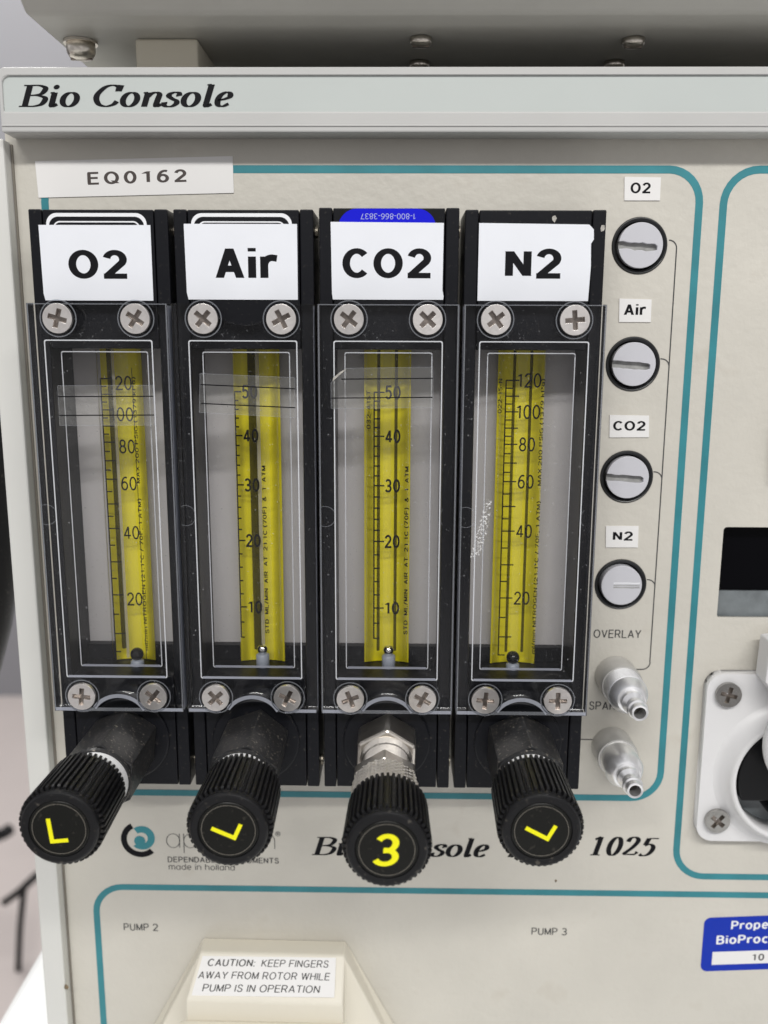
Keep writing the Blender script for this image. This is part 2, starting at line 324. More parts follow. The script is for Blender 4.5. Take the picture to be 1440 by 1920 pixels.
def text(name, body, x0, x1, z0, z1, y, material, parent, bold=0.0, rot=0, spacing=1.0, shift=0.0, shear=0.0, cap=False):
    hv = 0.062 + bold; hh = hv*0.82; v = []; f = []; adv = 0.0; layer = 0.0
    for ch in body:
        if ch == ' ': adv += .42*spacing; continue
        w, strokes = SANS[ch]
        for st in strokes:
            layer += 0.0006
            pts = stroke_points(st); n = len(pts); closed = n > 4 and (pts[0]-pts[-1]).length < 1e-3; b0 = len(v)
            for i, p in enumerate(pts):
                if closed: a, b_ = pts[i-1 if i else n-2], pts[i+1 if i < n-1 else 1]
                else: a, b_ = pts[max(i-1, 0)], pts[min(i+1, n-1)]
                d = (b_-a).normalized(); m_ = 1.0
                if 0 < i < n-1:
                    d1 = (p-a).normalized(); m_ = 1/max(.6, abs(d1.dot(d)))
                nn = Vector((-d.y, d.x)); h = math.hypot(hv*nn.x, hh*nn.y)*m_
                if n == 2 and abs(d.y) > .45: nn = Vector((-math.copysign(1, d.y), 0)); h = hv/abs(d.y)**.8      # level ends on slanted strokes
                q = p.copy()
                if not closed and i in (0, n-1):                      # square ends reach a little past the corner
                    straight = n == 2 or abs(d.y) > .98 or abs(d.x) > .98
                    if straight and st[0] != 's': q += d*(hh if abs(d.y) < .5 else 0.0)*(-1 if i == 0 else 1)*.9
                v += [(q.x+adv+nn.x*h, q.y+nn.y*h, layer), (q.x+adv-nn.x*h, q.y-nn.y*h, layer)]
            for i in range(n-1): f.append((b0+2*i, b0+2*i+1, b0+2*i+3, b0+2*i+2))
        adv += w + (.14+2*hv)*spacing
    if shear: v = [(x+shear*yy, yy, l) for x, yy, l in v]
    me = bpy.data.meshes.new('lettering'); me.from_pydata(v, [], f); me.update()
    return link(name, fit(me, x0, x1, z0, z1, y, rot, shift), material, parent)

# serif italic letters written with a broad pen
GL = {
 'B': (.66, [[(.17, 0), (.17, .67)], [(.03, .012), (.3, .012)], [(.03, .66), (.3, .66)], 's', [(.17, .66), (.38, .66), (.53, .6), (.55, .51), (.48, .4), (.34, .36), (.2, .35)], [(.2, .35), (.4, .35), (.58, .29), (.61, .19), (.54, .07), (.38, .015), (.2, .015)]]),
 'i': (.29, [[(.14, .03), (.14, .44)], [(.04, .43), (.14, .44)], 's', [(.14, .06), (.17, .01), (.27, .08)], ('dot', .15, .61, .072)]),
 'o': (.50, ['s', ('ring', .25, .222, .165, .212)]),
 'C': (.68, ['s', [(.60, .48), (.57, .61), (.43, .665), (.26, .6), (.13, .4), (.13, .23), (.23, .07), (.4, .012), (.56, .07), (.63, .17)], 'l', [(.605, .48), (.63, .67)]]),
 'n': (.54, [[(.13, 0), (.13, .44)], [(.03, .43), (.13, .44)], 's', [(.13, .28), (.22, .40), (.33, .44), (.41, .38), (.41, .26), (.40, .07), (.43, .015), (.52, .07)]]),
 's': (.40, ['s', [(.35, .33), (.32, .42), (.23, .444), (.13, .40), (.11, .33), (.2, .25), (.31, .18), (.33, .1), (.25, .02), (.14, .005), (.06, .05), (.04, .14)]]),
 'l': (.29, [[(.14, .04), (.14, .685)], [(.04, .675), (.14, .685)], 's', [(.14, .06), (.17, .01), (.27, .08)]]),
 'e': (.44, ['s', [(.10, .2), (.25, .235), (.36, .31), (.34, .41), (.25, .444), (.14, .36), (.1, .21), (.14, .06), (.25, .012), (.38, .09)]]),
 'A': (.70, [[(.04, 0), (.40, .67)], [(.40, .67), (.54, 0)], [(.16, .22), (.5, .22)], [(-.02, .012), (.16, .012)], [(.42, .012), (.66, .012)]]),
 'D': (.72, [[(.17, 0), (.17, .67)], [(.03, .012), (.3, .012)], [(.03, .66), (.3, .66)], 's', [(.17, .66), (.42, .65), (.6, .52), (.63, .33), (.56, .13), (.4, .02), (.17, .015)]]),
 'I': (.39, [[(.18, 0), (.18, .67)], [(.03, .012), (.33, .012)], [(.03, .66), (.33, .66)]]),
 '1': (.50, [[(.26, 0), (.26, .66)], [(.11, .57), (.26, .66)], [(.12, .012), (.4, .012)]]),
 '0': (.50, ['s', ('ring', .25, .33, .155, .32)]),
 '2': (.50, ['s', [(.09, .5), (.13, .62), (.25, .665), (.36, .59), (.36, .46), (.25, .26), (.07, .05)], 'l', [(.06, .045), (.4, .045), (.46, .14)]]),
 '5': (.50, [[(.17, .63), (.45, .63)], [(.17, .63), (.12, .38)], 's', [(.12, .37), (.25, .42), (.37, .33), (.37, .17), (.28, .04), (.14, .005), (.05, .06)]]),
}
def pen_text(name, body, x0, x1, z0, z1, y, material, parent, thick=0.073, thin=0.019):
    v = []; f = []; adv = 0.0; layer = 0.0
    for ch in body:
        if ch == ' ': adv += .25; continue
        w, strokes = GL[ch]; curved = False
        for st in strokes:
            if st == 's': curved = True; continue
            if st == 'l': curved = False; continue
            layer += 0.0015
            if isinstance(st, tuple) and st[0] == 'dot':
                b0 = len(v); v += [(st[1]+adv+st[3]*math.cos(t*math.pi/8), st[2]+st[3]*math.sin(t*math.pi/8), layer) for t in range(16)]; f.append(tuple(range(b0, b0+16))); continue
            if isinstance(st, tuple) and st[0] == 'ring':
                pts = [Vector((st[1]+st[3]*math.cos(t*math.pi/18), st[2]+st[4]*math.sin(t*math.pi/18))) for t in range(37)]
            else:
                pts = spline(st, 6) if curved else [Vector(st[0]).lerp(Vector(st[1]), k/4) for k in range(5)] if len(st) == 2 else spline(st, 1)
            closed = isinstance(st, tuple)
            b0 = len(v); n = len(pts)
            for i, p in enumerate(pts):
                if closed: d = pts[(i+1) % (n-1)] - pts[(i-1) % (n-1)]
                else: d = pts[min(i+1, n-1)] - pts[max(i-1, 0)]
                d.normalize(); h = thin + (thick-thin)*abs(d.y)**1.3
                nn = Vector((-d.y, d.x))*h
                v += [(p.x+adv+nn.x, p.y+nn.y, layer), (p.x+adv-nn.x, p.y-nn.y, layer)]
            for i in range(n-1): f.append((b0+2*i, b0+2*i+1, b0+2*i+3, b0+2*i+2))
        adv += w
    v = [(x+0.25*yy, yy, l) for x, yy, l in v]
    me = bpy.data.meshes.new('lettering'); me.from_pydata(v, [], f); me.update()
    return link(name, fit(me, x0, x1, z0, z1, y), material, parent)

def thing(name, label, cat, loc=(0, 0, 0), group=None):
    o = bpy.data.objects.new(name, None); o.empty_display_size = 0.01; col.objects.link(o); o.location = Vector(loc)*S
    o['label'] = label; o['category'] = cat
    if group: o['group'] = group
    return o
def tag(o, label, cat, group=None):
    o['label'] = label; o['category'] = cat
    if group: o['group'] = group
    return o
def cross_poly(a, b_, rot=0):
    p = [(b_, a), (-b_, a), (-b_, b_), (-a, b_), (-a, -b_), (-b_, -b_), (-b_, -a), (b_, -a), (b_, -b_), (a, -b_), (a, b_), (b_, b_)]
    c, s = math.cos(rot), math.sin(rot)
    return [(x*c-z*s, x*s+z*c) for x, z in p]

# cross-head screw, head facing -Y, centred on its own origin
def screw_head_mesh(r=3.45):
    return plate(circle(0, 0, r, 40), [cross_poly(2.25, 0.58)], -1.1, 0)
HEAD = screw_head_mesh(); HEAD.materials.append(MT['nickel'])
HEAD_DARK = HEAD.copy(); HEAD_DARK.materials.clear(); HEAD_DARK.materials.append(MT['dark_steel'])
REC = lathe([(3.2, 0.45), (3.2, -0.02), (0.9, 0.10), (0.01, 0.16)], n=24); REC.materials.append(MT['recess_metal'])
def screw(parent, x, y, z, rot, scale=1.0, head='nickel'):
    o = bpy.data.objects.new('screw', HEAD if head == 'nickel' else HEAD_DARK); col.objects.link(o); o.parent = parent
    o.location = Vector((x, y, z))*S; o.rotation_euler = (random.uniform(-.03, .03), rot, random.uniform(-.03, .03)); o.scale = (scale,)*3
    b = o.modifiers.new('bevel', 'BEVEL'); b.width = 0.3*S; b.segments = 3; b.limit_method = 'ANGLE'; b.angle_limit = R(35)
    q = bpy.data.objects.new('cross_recess', REC); col.objects.link(q); q.parent = o
    return o

# ---------------------------------------------------------------- setting far behind
def struct(name, me, material):
    o = link(name, me, material, None); o['kind'] = 'structure'; return o
struct('wall', box(-2600, 1400, 1900, 1960, -900, 1600), 'wall_paint')
struct('floor', box(-2600, 1400, -400, 1898, -960, -900), 'floor_vinyl')

# ---------------------------------------------------------------- console cabinet
con = thing('console_cabinet', 'pale grey console cabinet with teal outlined front panel and lettered top rail', 'console', (0, 0, -236))
def cpart(o):                                     # console parts are modelled in world millimetres
    o.location = Vector(o.location) + Vector((0, 0, 236*S)); return o
HX = 61.35; HZ = [22.33, -6.81, -35.95, -65.09]
fp = cpart(link('front_panel', plate([(-96, -232), (135, -232), (135, 50), (-96, 50)],
        [circle(HX, z, 6.95, 48) for z in HZ] + [rrect(87.7, 128, -74.3, -49.2, 1.0)], 0, 2), 'panel_paint', con))
cpart(link('cabinet_shell', box(-99.5, 138, 8, 165, -236, 60.5), 'frame_paint', con, bevel=1))
cpart(link('side_frame', prism([(-100.9, -236), (-94.75, -236), (-94.75, 46.6), (-100.9, 46.6)], -4.3, 7.6), 'frame_paint', con, bevel=0.5))
cpart(link('frame_seal', box(-94.7, -94.2, -0.5, 1.8, -234, 46), 'taupe', con))
# top rail: body with a recessed strip
rail = cpart(link('top_rail', plate([(-93.4, 47.3), (135, 47.3), (135, 61.7), (-92.2, 61.7), (-93.0, 61.2), (-93.4, 60.4)],
        [[(-92.6, 51.9), (131, 51.9), (131, 59.9), (-90.6, 59.9), (-91.9, 59.4), (-92.5, 58.4)]], -8, -0.3), 'rail_paint', con, bevel=0.35))
link('strip', box(-92.55, 130.9, -7.4, -5, 51.95, 59.85), 'rail_strip', rail)
link('rail_ridge', box(-93.2, 134.9, -8.25, -7.9, 48.55, 48.95), 'rail_paint', rail, bevel=0.1)
pen_text('lettering', 'Bio Console', -89.1, -37.9, 52.9, 58.1, -7.46, 'black_ink', rail)
# teal outlines
def outline(x0, x1, z0, z1, r, w=1.85):
    link('teal_line', plate(rrect(x0, x1, z0, z1, r), [rrect(x0+w, x1-w, z0+w, z1-w, max(r-w, .3))], -0.07, -0.01), 'teal_ink', fp)
outline(-88.1, 76.4, -128.2, 41.3, 8.8)
outline(80.5, 133.0, -152.3, 41.3, 9.2)
outline(-86.6, 133.6, -231.0, -156.2, 9.0)
# printed flow path
def arc(x, z, r, a0, a1, n=6): return circle(x, z, r, n, a0, a1)
link('flow_line', line2d([(68.6, 23.7)] + arc(68.6, 21.7, 2.0, 90, 0) + [(70.6, -40), (70.5, -87.0)] + arc(68.5, -87.0, 2.1, 0, -90) + [(66.4, -89.1)], 0.32, -0.04), 'grey_ink', fp)
for z in HZ[1:]:
    link('flow_line', line2d([(68.3, z+1.35)] + arc(68.6, z-0.65, 2.0, 90, 0), 0.30, -0.05), 'grey_ink', fp)
link('flow_line', line2d([(50.0, -109.7), (57, -109.8)], 0.30, -0.04), 'grey_ink', fp)
text('lettering', 'OVERLAY', 54.8, 67.7, -80.2, -77.8, -0.05, 'grey_ink', fp, bold=0.02)
text('lettering', 'SPARGER', 54.6, 67.6, -101.0, -98.5, -0.05, 'grey_ink', fp, bold=0.02)
text('lettering', 'PUMP 2', -78.0, -67.9, -171.3, -168.9, -0.05, 'grey_ink', fp, bold=0.02)
text('lettering', 'PUMP 3', 41.2, 51.5, -170.9, -168.5, -0.05, 'grey_ink', fp, bold=0.02)
text('lettering', 'S', 99.0, 100.8, -44.6, -42.0, -0.05, 'grey_ink', fp)
pen_text('lettering', 'Bio Console', -22.5, 28.3, -146.3, -140.2, -0.05, 'black_ink', fp)
pen_text('lettering', 'ADI', 33.5, 51.8, -146.2, -140.1, -0.05, 'black_ink', fp)
pen_text('lettering', '1025', 57.0, 76.3, -145.3, -139.1, -0.05, 'black_ink', fp)
# maker's mark: two swirls and thin lettering
link('emblem', prism(circle(-71.7, -141.9, 5.6, 20, 118, 312) + circle(-71.7, -141.9, 3.9, 20, 312, 118), -0.06, -0.01), 'black_ink', fp)
link('emblem', prism(circle(-71.2, -141.4, 3.7, 22, -135, 128) + circle(-71.3, -141.5, 1.75, 18, 128, -120), -0.06, -0.01), 'teal_ink', fp)
link('emblem', prism(circle(-71.9, -142.4, 1.6, 20) , -0.09, -0.01), 'teal_ink', fp)
text('lettering', 'applikon', -64.3, -33.0, -146.0, -138.2, -0.05, 'grey_ink', fp, bold=-0.045)
text('lettering', '\u00ae', -32.9, -31.4, -140.4, -138.9, -0.05, 'grey_ink', fp)
text('lettering', 'DEPENDABLE INSTRUMENTS', -64.1, -32.0, -149.0, -147.2, -0.05, 'grey_ink', fp, bold=0.03)
text('lettering', 'made in holland', -63.9, -44.8, -151.4, -149.5, -0.05, 'grey_ink', fp)
for x, z, r in ((47.6, -153.4, .55), (-94.3, -187.0, .9)):
    link('grime_spot', prism([(x+r*random.uniform(.5, 1)*math.cos(k), z+1.4*r*random.uniform(.5, 1)*math.sin(k)) for k in range(6)], -0.06 if x > 0 else -4.42, -0.01 if x > 0 else -4.3), 'grime', fp)
# asset label and small gas labels
def sticker(name, pts, y, t=0.16, material='paper_label', par=con):
    return cpart(link(name, prism(pts, y-t, y-0.012), material, par)) if par is con else link(name, prism(pts, y-t, y-0.012), material, par)
eq = sticker('asset_label', [(-88.9, 42.2), (-39.8, 43.4), (-39.75, 34.75), (-88.6, 33.55)], -0.08)
text('lettering', 'EQ0162', -76.1, -51.4, 36.6, 39.6, -0.27, 'brown_ink', eq, bold=0.055, spacing=1.5, shift=0.75)
for body, q, tx in (('O2', [(56.7, 38.6), (65.6, 38.5), (65.7, 33.1), (56.95, 33.1)], (58.3, 63.2, 34.75, 37.3)),
                    ('Air', [(57.0, 9.5), (65.1, 9.3), (65.2, 3.7), (57.2, 3.7)], (58.3, 63.8, 5.5, 8.1)),
                    ('CO2', [(56.1, -19.8), (66.2, -19.9), (66.5, -25.5), (56.3, -25.6)], (57.1, 65.4, -23.8, -21.3)),
                    ('N2', [(56.6, -49.1), (65.2, -49.05), (65.35, -54.85), (56.85, -54.9)], (58.5, 63.8, -53.0, -50.5))):
    l = sticker('gas_label', q, 0, 0.3); text('lettering', body, tx[0], tx[1], tx[2], tx[3], -0.33, 'black_ink', l, bold=0.06)
pl = sticker('property_label', [(x, z + (x-91)*0.055) for x, z in rrect(90.9, 128, -182.1, -164.6, 2.0)], 0, 0.12, 'blue_sticker')
text('lettering', 'Prope', 98.7, 109.4, -168.7, -165.4, -0.16, 'white_ink', pl, bold=0.05, shift=0.5)
text('lettering', 'BioProc', 94.8, 109.6, -173.1, -170.2, -0.16, 'white_ink', pl, bold=0.06, shift=0.7)
link('number_strip', prism([(94.0, -179.8), (124, -178.2), (124, -174.0), (94.0, -175.6)], -0.18, -0.12), 'paper_label', pl)
text('lettering', '10', 105.5, 109.0, -178.2, -176.0, -0.22, 'black_ink', pl, bold=0.04, spacing=1.3, shift=0.15)
# slotted valve adjusters in the round holes
DISC = {}
def adjuster(z, flip, seed):
    rnd = random.Random(seed)
    a = cpart(link('valve_adjuster', lathe([(6.9, 3.5), (6.9, -0.25), (6.6, -0.45), (5.9, 0.3), (5.75, 3.5)], HX, z, 56), 'gasket_black', con, smooth=False, bevel=0.15))
    # disc with a slot from one rim past the centre
    zs = z-0.35; h = 0.9; L = 3.4; jt = 0.28 if seed == 0 else 0.10
    pts = circle(HX, z, 5.4, 48, 180-7, 180+7-360)
    if not flip:
        n = 9
        topl = [(HX-5.35+(L+5.35)*k/n, zs+h+rnd.uniform(-jt, jt)) for k in range(n+1)]
        botl = [(HX-5.35+(L+5.35)*k/n, zs-h+rnd.uniform(-jt, jt)) for k in range(n, -1, -1)]
        tip = [(HX+L+0.7, zs+0.5), (HX+L+0.75, zs-0.5)]
        at = 180 - math.degrees(math.asin((zs+h-z)/5.5)); ab = -180 + math.degrees(math.asin((z-zs+h)/5.5))
        poly = circle(HX, z, 5.5, 60, at, ab) + botl[::-1][1:] + tip[::-1] + topl[::-1][:-1]
        poly = rot_pts([(x-HX, q-z) for x, q in poly], -4.0, HX, z)
        link('slotted_disc', prism(poly, -1.3, 0.6), 'adjuster_white', a, bevel=0.12)
        link('slot_floor', prism(circle(HX, z, 5.3, 40), -0.1, 3), 'slot_grey', a)
    else:
        link('slotted_disc', lathe([(5.4, 3.0), (5.4, -1.2), (5.25, -1.35), (0.01, -1.35)], HX, z, 48), 'adjuster_white', a)
        for dz, w in ((0.7, .34), (0.0, .22), (-0.55, .3)):
            link('slot_edge', line2d([(HX-2.2+k*1.0, z+dz+rnd.uniform(-.06, .06)) for k in range(8)], w, -1.37), 'slot_grey' if dz < .5 else 'white_ink', a)
for k, z in enumerate(HZ): adjuster(z, k == 3, k)
# hose barbs
def barb(z, ridged):
    prof = [(5.0, -6.5), (5.0, -8.0)]
    y = -8.0
    if ridged:
        for k in range(7): prof += [(4.9, y), (5.15, y-.25), (5.15, y-.5), (4.9, y-.75)]; y -= .85
    prof += [(5.0, -14.4), (4.75, -15.0), (3.9, -16.9), (3.55, -17.3), (3.0, -17.5), (2.9, -19.2), (2.35, -19.9), (2.05, -20.3), (2.05, -22.0), (2.5, -22.4), (2.62, -22.8), (2.5, -23.3), (2.15, -23.7), (2.1, -25.3), (1.95, -25.5), (1.5, -25.4)]
    b = cpart(link('hose_barb', lathe(prof + [(1.45, -18)], HX, z, 56), 'barb_metal', con, smooth=True))
    m_ = b.modifiers.new('edges', 'EDGE_SPLIT'); m_.split_angle = R(24)
    link('base_cylinder', lathe([(5.55, 0.3), (5.55, -7.5), (5.35, -7.9), (4.9, -8.0)], HX, z, 56, closed=False), 'barb_base', b, smooth=True).modifiers.new('edges', 'EDGE_SPLIT').split_angle = R(40)
    link('bore', lathe([(1.4, -21.5), (0.01, -21.4)], HX, z, 24, closed=False), 'taupe', b)
    return b
barb(-90.8, True); barb(-111.5, False)
# display window
dw = cpart(link('display_window', box(87.0, 129, 4.2, 5.5, -75, -48.5), 'display_dark', con))
link('window_ledge', prism([(87.2, -76), (129, -76), (129, -67.6), (87.2, -67.6)], 3.3, 4.15), 'display_grey', dw)
# key at the edge of the right-hand field
cpart(link('panel_key', plate(rrect(99.1, 116, -35.5, -21.5, 1.5), [], -3.5, -0.02), 'taupe', con, bevel=0.5))

# ---------------------------------------------------------------- pump head with round opening
ph = thing('rotary_pump', 'white pump head plate with round opening and black rotor on the front panel', 'pump', (110, 0, -138.3))
def rel(o, t): o.location = Vector(o.location) - t.location; return o
CX, CZ = 110.2, -117.8
pp = rel(link('mounting_plate', plate(rrect(85.5, 136, -138.3, -89.0, 4.5), [circle(CX, CZ, 20.6, 64)], -3.2, -0.02), 'white_plastic', ph, bevel=0.5), ph)
rel(link('collar', lathe([(21.6, -3.15), (19.6, -3.9), (18.2, -7.2), (17.6, -8.0), (16.9, -8.0), (16.5, -7.2), (16.3, -0.05), (20.5, -0.05)], CX, CZ, 72, closed=False), 'white_plastic', ph, smooth=True), ph)
rel(link('chamber_floor', lathe([(16.4, -0.1), (0.01, -0.1)], CX, CZ, 48, closed=False), 'display_grey', ph), ph)
rot = rel(link('rotor', prism(circle(CX, CZ, 15.6, 36, 100, 205) + [(CX-6.0, CZ-6.5), (CX-2, CZ+2)], -6.4, -0.4), 'rotor_black', ph, bevel=0.4), ph)
rel(link('rotor_roller', lathe([(2.6, -0.3), (2.6, -7.2), (2.2, -7.6), (0.01, -7.6)], CX-4.2, CZ-9.0, 24), 'rotor_black', ph), ph)
rel(link('swing_lever', lathe([(14.0, -11.0), (15.6, -12.2), (15.9, -14.0), (15.0, -15.6), (12.0, -16.4), (0.01, -16.6)], 113.2, -104.2, 64), 'white_plastic', ph, smooth=True), ph)
hb = rel(link('hinge_block', prism([(98.4, -77.6), (118, -74.2), (118, -92.5), (103.8, -96.0), (98.0, -88.6)], -10.0, -3.0), 'white_plastic', ph, bevel=0.4), ph)
link('hinge_bolt', lathe([(1.0, -9.9), (1.0, -10.6), (0.01, -10.7)], 100.2, -86.2, 20), 'nickel', hb)
for x, z, a in ((91.0, -94.6, 0.25), (90.75, -131.7, 0.7)):
    s = screw(ph, x, -3.35, z, a, 1.0, 'dark'); rel(s, ph)

# ---------------------------------------------------------------- peristaltic pump cover at the bottom
pc = thing('pump_cover', 'cream plastic pump cover carrying a printed caution label', 'pump cover', (-34, 0, -232))
V = [(-55.0, 0, -175.6), (-14.0, 0, -175.6), (-54.2, -6, -173.9), (-13.6, -6, -173.9),
     (-56.0, -17, -180.6), (-13.6, -17, -181.4), (-56.6, -17.2, -185.2), (-13.6, -17.2, -186.0)]
def P3(*p): return p
body_v = [(-54.6, -0.1, -173.2), (-12.9, -0.1, -173.6), (-54.0, -7, -172.6), (-12.9, -7, -173.0),
          (-56.5, -16, -181.0), (-12.8, -16, -181.8), (-57.2, -16, -229), (-12.8, -16, -229),
          (-85, -0.1, -229), (16, -0.1, -229), (-82, -7, -229), (13, -7, -229)]
cover_me = mesh(body_v, [(0, 1, 3, 2), (2, 3, 5, 4), (4, 5, 7, 6), (0, 2, 10, 8), (2, 4, 6, 10), (1, 9, 11, 3), (3, 11, 7, 5), (6, 7, 11, 10), (10, 11, 9, 8), (0, 8, 9, 1)])
rel(link('housing', cover_me, 'cream_plastic', pc, bevel=0.5), pc)
lip = rel(link('lip', prism([(-58.6, -229.5), (-12.4, -229.5), (-12.4, -187.4), (-58.2, -187.0)], -21, -16.1), 'cream_plastic', pc, bevel=0.6), pc)
# label lies on the sloping top face
d_ = Vector((0, -9, -8.4)).normalized(); nrm = Vector((0, -8.4, 9)).normalized(); 
if nrm.y > 0: nrm = -nrm
def on_slope(s, t, h): # s across in mm, t down the slope in mm, h off the face
    p = Vector((0, -7, -172.75)) + d_*t + nrm*h; return (s, p.y, p.z)
lab = rel(link('caution_label', mesh([on_slope(-53.2, 1.0, .03), on_slope(-15.2, 1.0, .03), on_slope(-15.2, 11.0, .03), on_slope(-55.0, 11.0, .03),
     on_slope(-53.2, 1.0, .14), on_slope(-15.2, 1.0, .14), on_slope(-15.2, 11.0, .14), on_slope(-55.0, 11.0, .14)],
     [(0, 1, 2, 3), (7, 6, 5, 4), (0, 1, 5, 4), (1, 2, 6, 5), (2, 3, 7, 6), (3, 0, 4, 7)]), 'paper_label', pc), pc)
for body, x0, x1, t0, t1, bo in (('CAUTION:', -51.5, -38.0, 1.7, 3.6, .03), ('KEEP FINGERS', -36.3, -17.2, 1.7, 3.6, .012), ('AWAY FROM ROTOR WHILE', -53.8, -16.6, 4.9, 6.8, .012), ('PUMP IS IN OPERATION', -52.2, -19.2, 8.1, 10.0, .012)):
    o = text('lettering', body, x0, x1, 0, 1, 0, 'grey_ink', lab, bold=bo, shear=0.12)
    for v in o.data.vertices:
        t = t1 + (t0-t1)*v.co.z/S; v.co = Vector(on_slope(v.co.x/S, t, .18))*S

# ---------------------------------------------------------------- upper instrument standing on the console
un = thing('upper_instrument', 'grey hammered metal instrument case standing on top of the console', 'instrument case', (0, 0, 61.8))
def urel(o): o.location = Vector(o.location) - Vector((0, 0, 61.8*S)); return o
prof = [(-12, 71.6), (150, 71.6), (150, 140), (-16.5, 140), (-16.5, 75.0)]
urel(link('case', mesh([(x, y, z) for x in (-84.4, 140) for y, z in prof], [(0, 1, 2, 3, 4), (9, 8, 7, 6, 5)] + [(k, (k+1) % 5, (k+1) % 5+5, k+5) for k in range(5)]), 'unit_paint', un, bevel=1.2, seg=4))
for x, y in ((-63.9, 4.2), (100, 4.2), (-63.9, 118), (100, 118)):
    urel(link('foot', box(x, x+15.4, y, y+21, 61.8, 71.55), 'foot_rubber', un, bevel=0.6))
urel(link('front_label', box(-78, -62, -16.75, -16.55, 76.0, 84), 'paper_label', un))
def under_screw(x, y, r, h, washer):
    prof = [(r, 71.5), (r, 71.5-h*.6), (r*.8, 71.5-h*.9), (r*.35, 71.5-h), (0.01, 71.5-h)]
    o = urel(link('case_screw', lathe(prof, x, y, 28, axis='z'), 'steel', un, smooth=True))
    if washer: link('washer', lathe([(r*1.18, 71.55), (r*1.18, 70.9), (r, 70.9)], x, y, 32, axis='z'), 'steel', o)
    link('slot', box(x-r*.75, x+r*.75, y-.35, y+.35, 71.5-h-.04, 71.5-h*.75), 'recess_metal', o)
under_screw(-78.1, 6.5, 3.5, 4.2, True)
for x, y in ((6.4, 4.2), (58.4, 5.0), (6.5, 23.5), (58.1, 23.5)): under_screw(x, y, 2.7, 2.0, False)

# ---------------------------------------------------------------- flow meters
CENT = [-69.07, -35.03, -0.99, 33.05]
BF = -15.5; CF = -20.0
def lerp_scale(tab, v):
    for (a, za), (b_, zb) in zip(tab, tab[1:]):
        if b_ <= v <= a: return za + (zb-za)*(a-v)/(a-b_)
    return tab[-1][1]
SC_N = [(120, -10.7), (100, -18.5), (80, -26.65), (60, -36.15), (40, -49.0), (20, -66.8), (10, -77.4), (5, -82.4)]
SC_A = [(50, -13.8), (40, -24.8), (30, -37.4), (20, -51.95), (10, -69.8), (6, -78.1)]
KNOB = None
def gear(n, r0, r1, y):
    v = []
    for i in range(n):
        a = 2*math.pi*i/n; w = 2*math.pi/n
        for da, r in ((-.34, r0), (-.22, r1), (.22, r1), (.34, r0)):
            v.append((r*math.cos(a+da*w), y, r*math.sin(a+da*w)))
    return v
def knob_mesh(front, back, n=44):
    levels = [(back, 7.6, 8.35), (back-0.5, 7.7, 8.55), (front+1.9, 8.05, 8.98), (front+1.45, 8.05, 8.8), (front+1.4, 8.1, 8.15), (front+0.5, 8.05, 8.06), (front+0.15, 7.85, 7.85), (front, 7.45, 7.45), (front, 6.35, 6.35), (front+0.35, 6.2, 6.2), (front+0.35, 0.02, 0.02)]
    v = []; f = []; m_ = n*4
    for y, a, b_ in levels: v += gear(n, a, b_, y)
    for j in range(len(levels)-1):
        for i in range(m_): f.append((j*m_+i, j*m_+(i+1) % m_, (j+1)*m_+(i+1) % m_, (j+1)*m_+i))
    f.append(tuple(range(m_)))
    return mesh(v, f)

